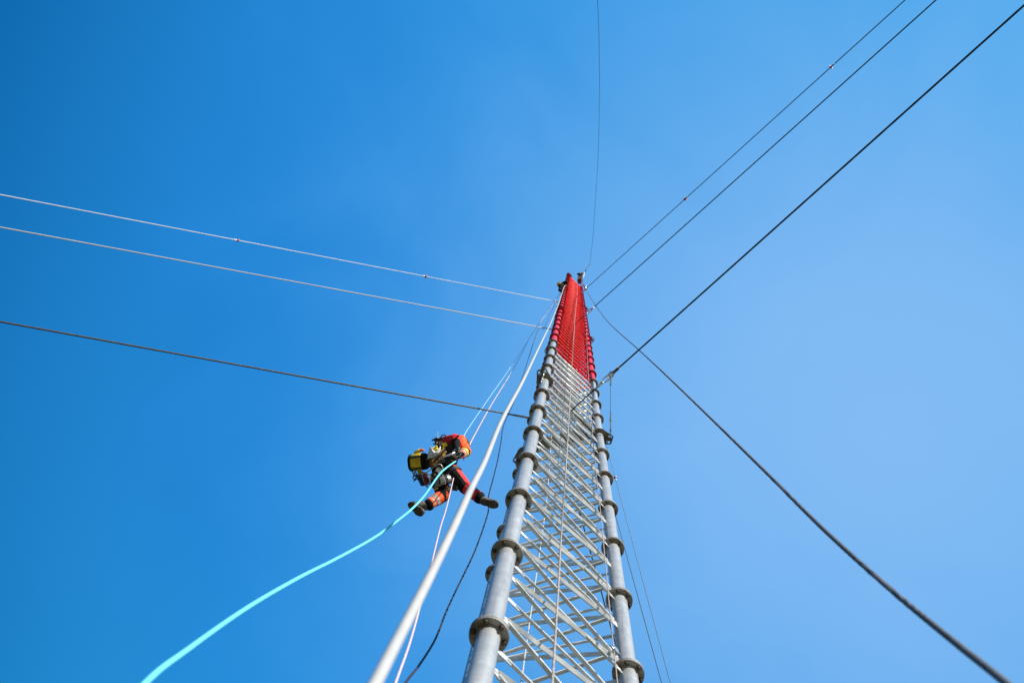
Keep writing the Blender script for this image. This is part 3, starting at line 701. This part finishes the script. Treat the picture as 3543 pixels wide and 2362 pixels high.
# harness: waist belt, leg loops, chest pad
f = MB()
def loop(c, ax, r, t, w_, mb, n=36):
    ax = unit(ax); u = unit(np.cross(ax, imR)); v = np.cross(ax, u)
    for z in (-w_, 0, w_): mb.tube([c + ax*z + (u*math.cos(q) + v*math.sin(q))*r for q in np.linspace(0, 2*math.pi, n)], t, 6, 0, False)
loop(pelv*.55 + abdo*.45, abdo - pelv, .165, .016, .022, f); obj('waist_belt', f, BLK2, worker)
for a, b, r in ((hipR, knR, .116), (hipL, knL, .114)):
    f = MB(); loop(a*.75 + b*.25, b - a, r, .013, .018, f); obj('leg_loop', f, BLK2, worker)
f = MB(); f.tube(smooth([P(1545, 1575, .08), P(1560, 1590, .02), P(1570, 1606, -.02), P(1562, 1622, -.06)], 6), .018, 8)
f.tube(smooth([P(1566, 1606, -.03), P(1555, 1622, -.09), P(1548, 1632, -.12)], 6), .016, 8); obj('chest_strap', f, YEL, worker)
f = MB(); f.box(P(1549, 1556, .16), (imR*.9 + imD*.2, imD, ray0), (.075, .085, .04)); f.box(P(1556, 1580, .05), (imR, imD, ray0), (.06, .06, .05)); obj('chest_pad', f, BLK2, worker)
f = MB()
for (x, y, d, r) in ((1577, 1561, -.05, .05), (1585, 1570, -.08, .045), (1572, 1567, -.05, .04)):
    c = P(x, y, d); a1 = unit(imR*.8 - imD*.5); a2 = unit(imR*.5 + imD*.8 - ray0*.3)
    f.tube([c + a1*r*math.cos(t) + a2*r*.6*math.sin(t) for t in np.linspace(0, 2*math.pi, 20)], .0075, 8, 0, False)
f.tube([P(1570, 1566, -.06), P(1582, 1556, -.05), P(1590, 1549, .0)], .010, 6)
obj('carabiners', f, STEEL, worker)
# ---- what the worker carries
th = thing('hand_tool', P(1560, 1571, -.10), 'thin bright pointed tool held in the gloved hand', 'tool', None)
f = MB(); f.tube([P(1531.5, 1582.5, -.16), P(1545, 1577, -.14), P(1560, 1571, -.12), P(1576, 1564, -.09)], [.004, .011, .014, .013], 8); obj('blade', f, STEEL, th)
f = MB(); f.tube([P(1576, 1564, -.09), P(1590, 1557, -.05)], .018, 8); obj('grip', f, BLK2, th)
# yellow tool pouch at the left hip
pc = P(1447, 1598, -.02); axp = unit(imR*.93 - imD*.12 - ray0*.35); v1 = unit(imD - axp*(imD @ axp)); v2 = np.cross(axp, v1)
bag = thing('tool_pouch', pc, 'bright yellow tool pouch with black rims hanging at the worker hip', 'pouch')
def barrel(x0, x1, r0, r1, mb, rp=1.0, n=28, nx=7, cap=True):
    rows = []
    for i in range(nx):
        t = i/(nx-1); x = x0 + (x1 - x0)*t; r = r0 + (r1 - r0)*t + .010*math.sin(math.pi*t)
        rows.append([pc + axp*x + (v1*math.copysign(abs(math.cos(q))**.75, math.cos(q))*1.12 + v2*math.copysign(abs(math.sin(q))**.75, math.sin(q))*.85)*(.87*r + .004*noise.noise(Vector((x*30, q*2, r0*9)))) for q in np.linspace(0, 2*math.pi, n, endpoint=False)])
    vs = [p for r in rows for p in r]
    fs = [(i*n+k, i*n+(k+1) % n, (i+1)*n+(k+1) % n, (i+1)*n+k) for i in range(nx-1) for k in range(n)]
    if cap: fs += [tuple(range(n))[::-1], tuple((nx-1)*n + k for k in range(n))]
    mb.add(vs, fs, 0, True)
f = MB(); barrel(-.09, .075, .112, .118, f); obj('shell', f, YEL, bag)
f = MB(); barrel(-.125, -.085, .100, .118, f); obj('rim', f, BLK, bag)
f = MB(); barrel(.070, .150, .120, .088, f); obj('rim', f, BLK, bag)
for q in (.9, 2.25, 4.2, 5.4):
    f = MB(); dq = v1*math.cos(q)*1.12*.125 + v2*math.sin(q)*.85*.128; tq = unit(-v1*math.sin(q) + v2*math.cos(q))
    f.box(pc + dq - axp*.01, (axp, tq, unit(dq)), (.085, .012, .004)); obj('webbing', f, BLK2, bag)
f = MB(); f.capsule(pc - v1*.130 - axp*.02, pc - v1*.155 + axp*.045, .030, .024); obj('flap', f, YEL, bag)
f = MB(); f.capsule(pc - v1*.155 + axp*.055, pc - v1*.150 + axp*.085, .022, .018); obj('buckle', f, ORG, bag)
f = MB(); f.box(pc + v1*.160 + axp*.045, (axp + v1*.4, v1, v2), (.06, .03, .03)); obj('flap', f, YEL, bag)
# crumpled clear plastic bag with yellow gloves in it
pb = thing('plastic_bag', P(1503, 1566, -.10), 'crumpled clear white plastic bag beside the yellow pouch', 'bag')
f = MB(); rim = [(1488, 1541), (1493, 1549), (1500, 1557), (1507, 1561), (1517, 1553), (1525, 1543), (1525, 1555), (1520, 1566), (1508, 1577), (1496, 1583), (1477, 1589), (1480, 1571), (1484, 1556)]
cx, cy = 1501, 1568; n_r = 6; vs = []; K = len(rim)*3
ring_ = [np.array(rim[i]) + (np.array(rim[(i+1) % len(rim)]) - np.array(rim[i]))*t for i in range(len(rim)) for t in (0, 1/3, 2/3)]
for side in (1, -1):
    for j in range(n_r + 1):
        t = 1 - j/n_r
        for k, q in enumerate(ring_):
            x, y = cx + (q[0]-cx)*t, cy + (q[1]-cy)*t
            b = side*.055*math.sqrt(max(0, 1 - t*t)) + (.016*noise.noise(Vector((x*.16, y*.16, side*3))) + .01*noise.noise(Vector((x*.5, y*.5, side*5))) if j else 0)
            vs.append(P(x, y, -.12 - b))
fs = []
for si in range(2):
    o_ = si*(n_r+1)*K
    for j in range(n_r):
        for k in range(K):
            q = (o_ + j*K + k, o_ + j*K + (k+1) % K, o_ + (j+1)*K + (k+1) % K, o_ + (j+1)*K + k); fs.append(q if si else q[::-1])
f.add(vs, fs, 0, True); obj('film', f, PLAST, pb)
gl = thing('work_gloves', P(1508, 1552, -.06), 'bundle of yellow work gloves above the plastic bag', 'gloves')
f = MB()
for (x, y, dx, dy) in ((1506, 1556, 3, -4), (1511, 1553, 4, 2), (1503, 1551, -4, -2), (1509, 1549, 1, -5), (1514, 1558, 3, 4)): f.capsule(P(x, y, -.07), P(x+dx, y+dy, -.10), .022, .015)
obj('cloth', f, YEL, gl)
ty = thing('yellow_device', P(1539, 1539, .02), 'small yellow clamp on the worker chest by the red sleeve', 'clamp')
f = MB(); f.box(P(1538, 1537, -.02), (imR*.9 - imD*.3, imD*.9 + imR*.3, ray0), (.028, .024, .02)); f.capsule(P(1533, 1546, -.02), P(1544, 1540, -.02), .010, .012); obj('body', f, YEL, ty)
# tan canvas bag with lettering, under the seat of the harness
c4 = [P(1479, 1592, -.06), P(1536, 1547, .10), P(1551, 1574, .06), P(1492, 1623, -.10)]
nb = unit(np.cross(c4[1] - c4[0], c4[3] - c4[0])); nb = nb if nb @ ray0 < 0 else -nb
tb = thing('canvas_bag', (c4[0]+c4[2])/2, 'long tan canvas bag with dark lettering across the worker lap', 'bag')
f = MB(); nu, nv = 18, 10; vs = []
for side in (1, -1):
    for i in range(nu+1):
        for j in range(nv+1):
            a, b = i/nu, j/nv; p = (c4[0]*(1-a) + c4[1]*a)*(1-b) + (c4[3]*(1-a) + c4[2]*a)*b
            e = (1 - abs(2*a-1)**6)*(1 - abs(2*b-1)**4); vs.append(p + nb*side*(.005 + .05*math.sqrt(max(0, e)))*(1 if side > 0 else 1.2) + nb*.006*noise.noise(Vector((a*6, b*4, side))))
fs = []
for si in range(2):
    o_ = si*(nu+1)*(nv+1)
    for i in range(nu):
        for j in range(nv):
            q = (o_+i*(nv+1)+j, o_+(i+1)*(nv+1)+j, o_+(i+1)*(nv+1)+j+1, o_+i*(nv+1)+j+1); fs.append(q if si else q[::-1])
f.add(vs, fs, 0, True); obj('shell', f, TAN, tb)
ub = unit(c4[1] - c4[0]); wb = unit(np.cross(nb, ub)); wb = wb if wb @ imD > 0 else -wb
def lettering(txt, org, size, par):
    cu = bpy.data.curves.new('lettering', 'FONT'); cu.body = txt; cu.size = size; cu.extrude = .002; cu.offset = .0015
    o = bpy.data.objects.new('lettering', cu); scene.collection.objects.link(o)
    me = bpy.data.meshes.new_from_object(o.evaluated_get(bpy.context.evaluated_depsgraph_get())); bpy.data.objects.remove(o)
    M3 = np.stack([ub, -wb, np.cross(ub, -wb)], 1)
    lu, lv = np.linalg.norm(c4[1] - c4[0]), np.linalg.norm(c4[3] - c4[0])
    for v in me.vertices:                                         # laid onto the bulging cloth
        p = M3 @ np.array([v.co.x, v.co.y, 0]); q_ = org + p - c4[0]; a, b = (q_ @ ub)/lu, (q_ @ wb)/lv
        e = max(0, (1 - min(1, abs(2*a-1))**6)*(1 - min(1, abs(2*b-1))**4)); h_ = .005 + .05*math.sqrt(e) + .009 + .5*v.co.z
        v.co = Vector(p + nb*h_)
    me.materials.clear(); me.materials.append(INK); return link('lettering', me, org, par)
base = c4[0]*.5 + c4[3]*.5
lettering('USI', base + ub*.075 - wb*.006, .062, tb); lettering('TOOK', base + ub*.040 + wb*.050, .064, tb)
# powered rope winch between the legs
wn = thing('rope_winch', P(1520, 1650, -.25), 'grey powered rope winch with a bright cylinder between the worker legs', 'winch')
f = MB(); pl_ = [P(1487, 1640, -.27), P(1506, 1628, -.25), P(1512, 1616, -.24), P(1520, 1614, -.24), P(1531, 1626, -.24), P(1533, 1643, -.25), P(1513, 1652, -.27), P(1492, 1656, -.28)]
f.slab(pl_, ray0, .07); obj('casing', f, ALU, wn)
f = MB(); c = P(1505, 1641, -.31); f.ring(c, .018, .047, .03, 28, 0, ray0); f.ring(c + ray0*.01, .0, .02, .03, 16, 1, ray0); f.rod(c - imR*.03 + imD*.01, c + imR*.03 - imD*.01, .007, 8, 2); obj('pulley', f, [BLK2, STEEL, ORG], wn)
ca, cb = P(1518, 1664, -.26), P(1558, 1656, -.20); da = unit(cb - ca)
f = MB(); f.tube([ca, ca + da*.004, ca + (cb-ca)*.5, cb - da*.03, cb], [.060, .066, .068, .067, .050], 28); obj('motor_cylinder', f, STEEL, wn)
for q in (.50, .62):
    f = MB(); f.tube([ca + (cb-ca)*q - da*.007, ca + (cb-ca)*q + da*.007], .0715, 28); obj('band', f, BLK2, wn)
f = MB(); f.box(ca - da*.02 + imD*.01, (da, np.cross(ray0, da), ray0), (.045, .058, .06)); obj('gearbox', f, BLK2, wn)
f = MB(); f.tube(smooth([P(1474, 1634, -.12), P(1492, 1622, -.16), P(1514, 1607, -.20), P(1523, 1606, -.2), P(1530, 1613, -.2), P(1533, 1624, -.2)], 8), .0075, 8)
f.tube(smooth([P(1461, 1632, -.14), P(1487, 1642, -.26), P(1492, 1655, -.28), P(1481, 1676, -.24), P(1479, 1686, -.2), P(1471, 1675, -.2), P(1462, 1650, -.2), P(1461, 1634, -.16)], 8), .007, 8)
f.tube(smooth([P(1496, 1688, -.2), P(1514, 1679, -.26), P(1534, 1672, -.30), P(1542, 1662, -.30)], 8), .006, 8); obj('guard_tube', f, ALU, wn)
f = MB(); f.tube([P(1469, 1642, -.16), P(1480, 1676, -.2)], [.045, .040], 18); obj('battery', f, DRED, wn)
f = MB(); f.box(P(1486.5, 1656, -.27), (imR*.95 + imD*.3, imD, ray0), (.012, .022, .012)); obj('switch', f, WHITEP, wn)
f = MB(); f.box(P(1509, 1690, -.27), (unit(imR*.9 - imD*.42), unit(imD*.9 + imR*.42), ray0), (.030, .010, .008)); obj('tag', f, YEL, wn)
f = MB(); sl_ = [P(1534, 1680, -.18), P(1548, 1685, -.22), P(1565, 1676, -.2), P(1588, 1668, -.14), P(1584, 1690, -.2), P(1578, 1697, -.24), P(1560, 1696, -.24), P(1546, 1693, -.24), P(1540, 1684, -.2)]
f.slab(sl_, ray0, .08); f.tube([P(1578, 1696, -.24), P(1585, 1692, -.23), P(1590, 1690, -.22)], .010, 8); obj('lower_bracket', f, BLK2, wn)
f = MB(); f.rod(P(1582, 1678, -.22), P(1582, 1695, -.26), .005, 8); f.box(P(1558, 1692.5, -.29), (imR, imD, ray0), (.03, .008, .004)); obj('trim', f, STEEL, wn)
# navy pouch, hanging clips, radio
np_ = thing('navy_pouch', P(1452, 1655, -.12), 'dark navy cloth pouch hanging left of the winch', 'pouch')
f = MB(); f.tube(smooth([P(1447, 1640, -.10), P(1450, 1648, -.12), P(1457, 1662, -.12), P(1463, 1676, -.1), P(1464, 1680, -.1)], 5), [.012, .022, .030, .034, .036, .036, .036, .036, .036, .035, .035, .034, .033, .033, .032, .031, .03, .028, .025, .02, .012][:21], 12); obj('shell', f, NAVY, np_)
cl = thing('clip_cluster', P(1436, 1640, -.1), 'cluster of brass clips and a short cord under the yellow pouch', 'clips')
f = MB()
for (x, y, r) in ((1432, 1630, .03), (1437, 1640, .028), (1434, 1649, .032)):
    c = P(x, y, -.1); f.tube([c + imR*r*.6*math.cos(t) + imD*r*math.sin(t) + ray0*.02*math.sin(2*t) for t in np.linspace(0, 2*math.pi, 18)], .008, 8, 0, False)
obj('clip', f, mat('brass', (.30, .18, .045), .4, .7, 40, .3), cl)
f = MB(); f.tube([P(1431, 1664, -.1), P(1437, 1659, -.1), P(1443, 1655, -.1)], .009, 8); obj('cord', f, NAVY, cl)
rd = thing('handheld_radio', P(1524, 1534, .2), 'black handheld radio gear with grey face on the worker back strap', 'radio')
f = MB(); f.box(P(1525, 1533, .12), (imR + imD*.1, imD, ray0), (.030, .026, .02)); obj('face', f, GREYB, rd)
f = MB(); f.box(P(1513, 1532, .20), (unit(imR*.4 + imD), unit(imR - imD*.4), ray0), (.075, .028, .03)); f.box(P(1517, 1520, .2), (unit(imR - imD*.25), imD, ray0), (.05, .02, .025)); f.box(P(1507, 1535, .2), (imR, imD, ray0), (.035, .008, .015)); obj('body', f, BLK2, rd)
f = MB(); f.tube([P(1494, 1524, .2), P(1503, 1519, .2), P(1514, 1515, .2)], .011, 8); obj('lever', f, BLK2, rd)
f = MB(); f.tube(smooth([P(1523, 1520, .22), P(1525, 1511, .22), P(1533, 1504, .22), P(1541, 1504, .22), P(1542, 1510, .22), P(1538, 1514, .22)], 8), .0075, 8); obj('hose_loop', f, NAVY, rd)
f = MB(); f.tube(smooth([P(1514, 1494, .3), P(1514.5, 1512, .25), P(1512, 1530, .16), P(1509, 1543, .08)], 6), .0038, 6); obj('antenna', f, ROPE_P, rd)
# ---- second person, high on the mast
D0s = D0; D0 = 44.
q = lambda x, y, d=0.: P(x, y, d)
p2 = thing('person', q(1945, 996), 'distant worker in black with yellow helmet clinging left of the mast top', 'person', 'people on the mast')
pe, ab, ch, hd_ = q(1945, 1001, 0), q(1943, 995, .25), q(1943, 990, .5), q(1938.5, 985, .62)
f = MB(); f.capsule(pe, ab, .17, .17); f.capsule(ab, ch, .17, .18); f.capsule(ch, hd_, .09, .10)
for a, b, c in (((1949, 1004, -.05), (1944, 1010, -.35), (1950, 1012, -.75)), ((1941, 1003, -.05), (1936, 1003, -.35), (1944, 1006, -.75))):
    f.capsule(q(*a), q(*b), .12, .09); f.capsule(q(*b), q(*c), .09, .07)
for a, b, c in (((1950, 988, .5), (1956, 982, .5), (1962, 976, .5)), ((1943, 985, .55), (1950, 977, .6), (1960, 972, .6))):
    f.capsule(q(*a), q(*b), .085, .07); f.capsule(q(*b), q(*c), .07, .05)
remeshed('body', f, .03, [BLK, SKIN], lambda p, n: np.where((np.linalg.norm(p - hd_, axis=1) < .105) & (n @ ray0 < -.2), 1, 0), p2, pe, .01)
f = MB(); f.ball(hd_ - imR*.03 + ray0*.03, (.14, .15, .12), (imR, imD, ray0)); f.ring(hd_ - imR*.03, .10, .165, .02, 20, 0, ray0); obj('helmet', f, HELM, p2)
for a in ((1950, 1013, -.78), (1944, 1007, -.78)):
    f = MB(); f.capsule(q(*a), q(a[0]+6, a[1]-1, a[2]), .06, .055); obj('boot', f, SOLE, p2)
D0 = D0s
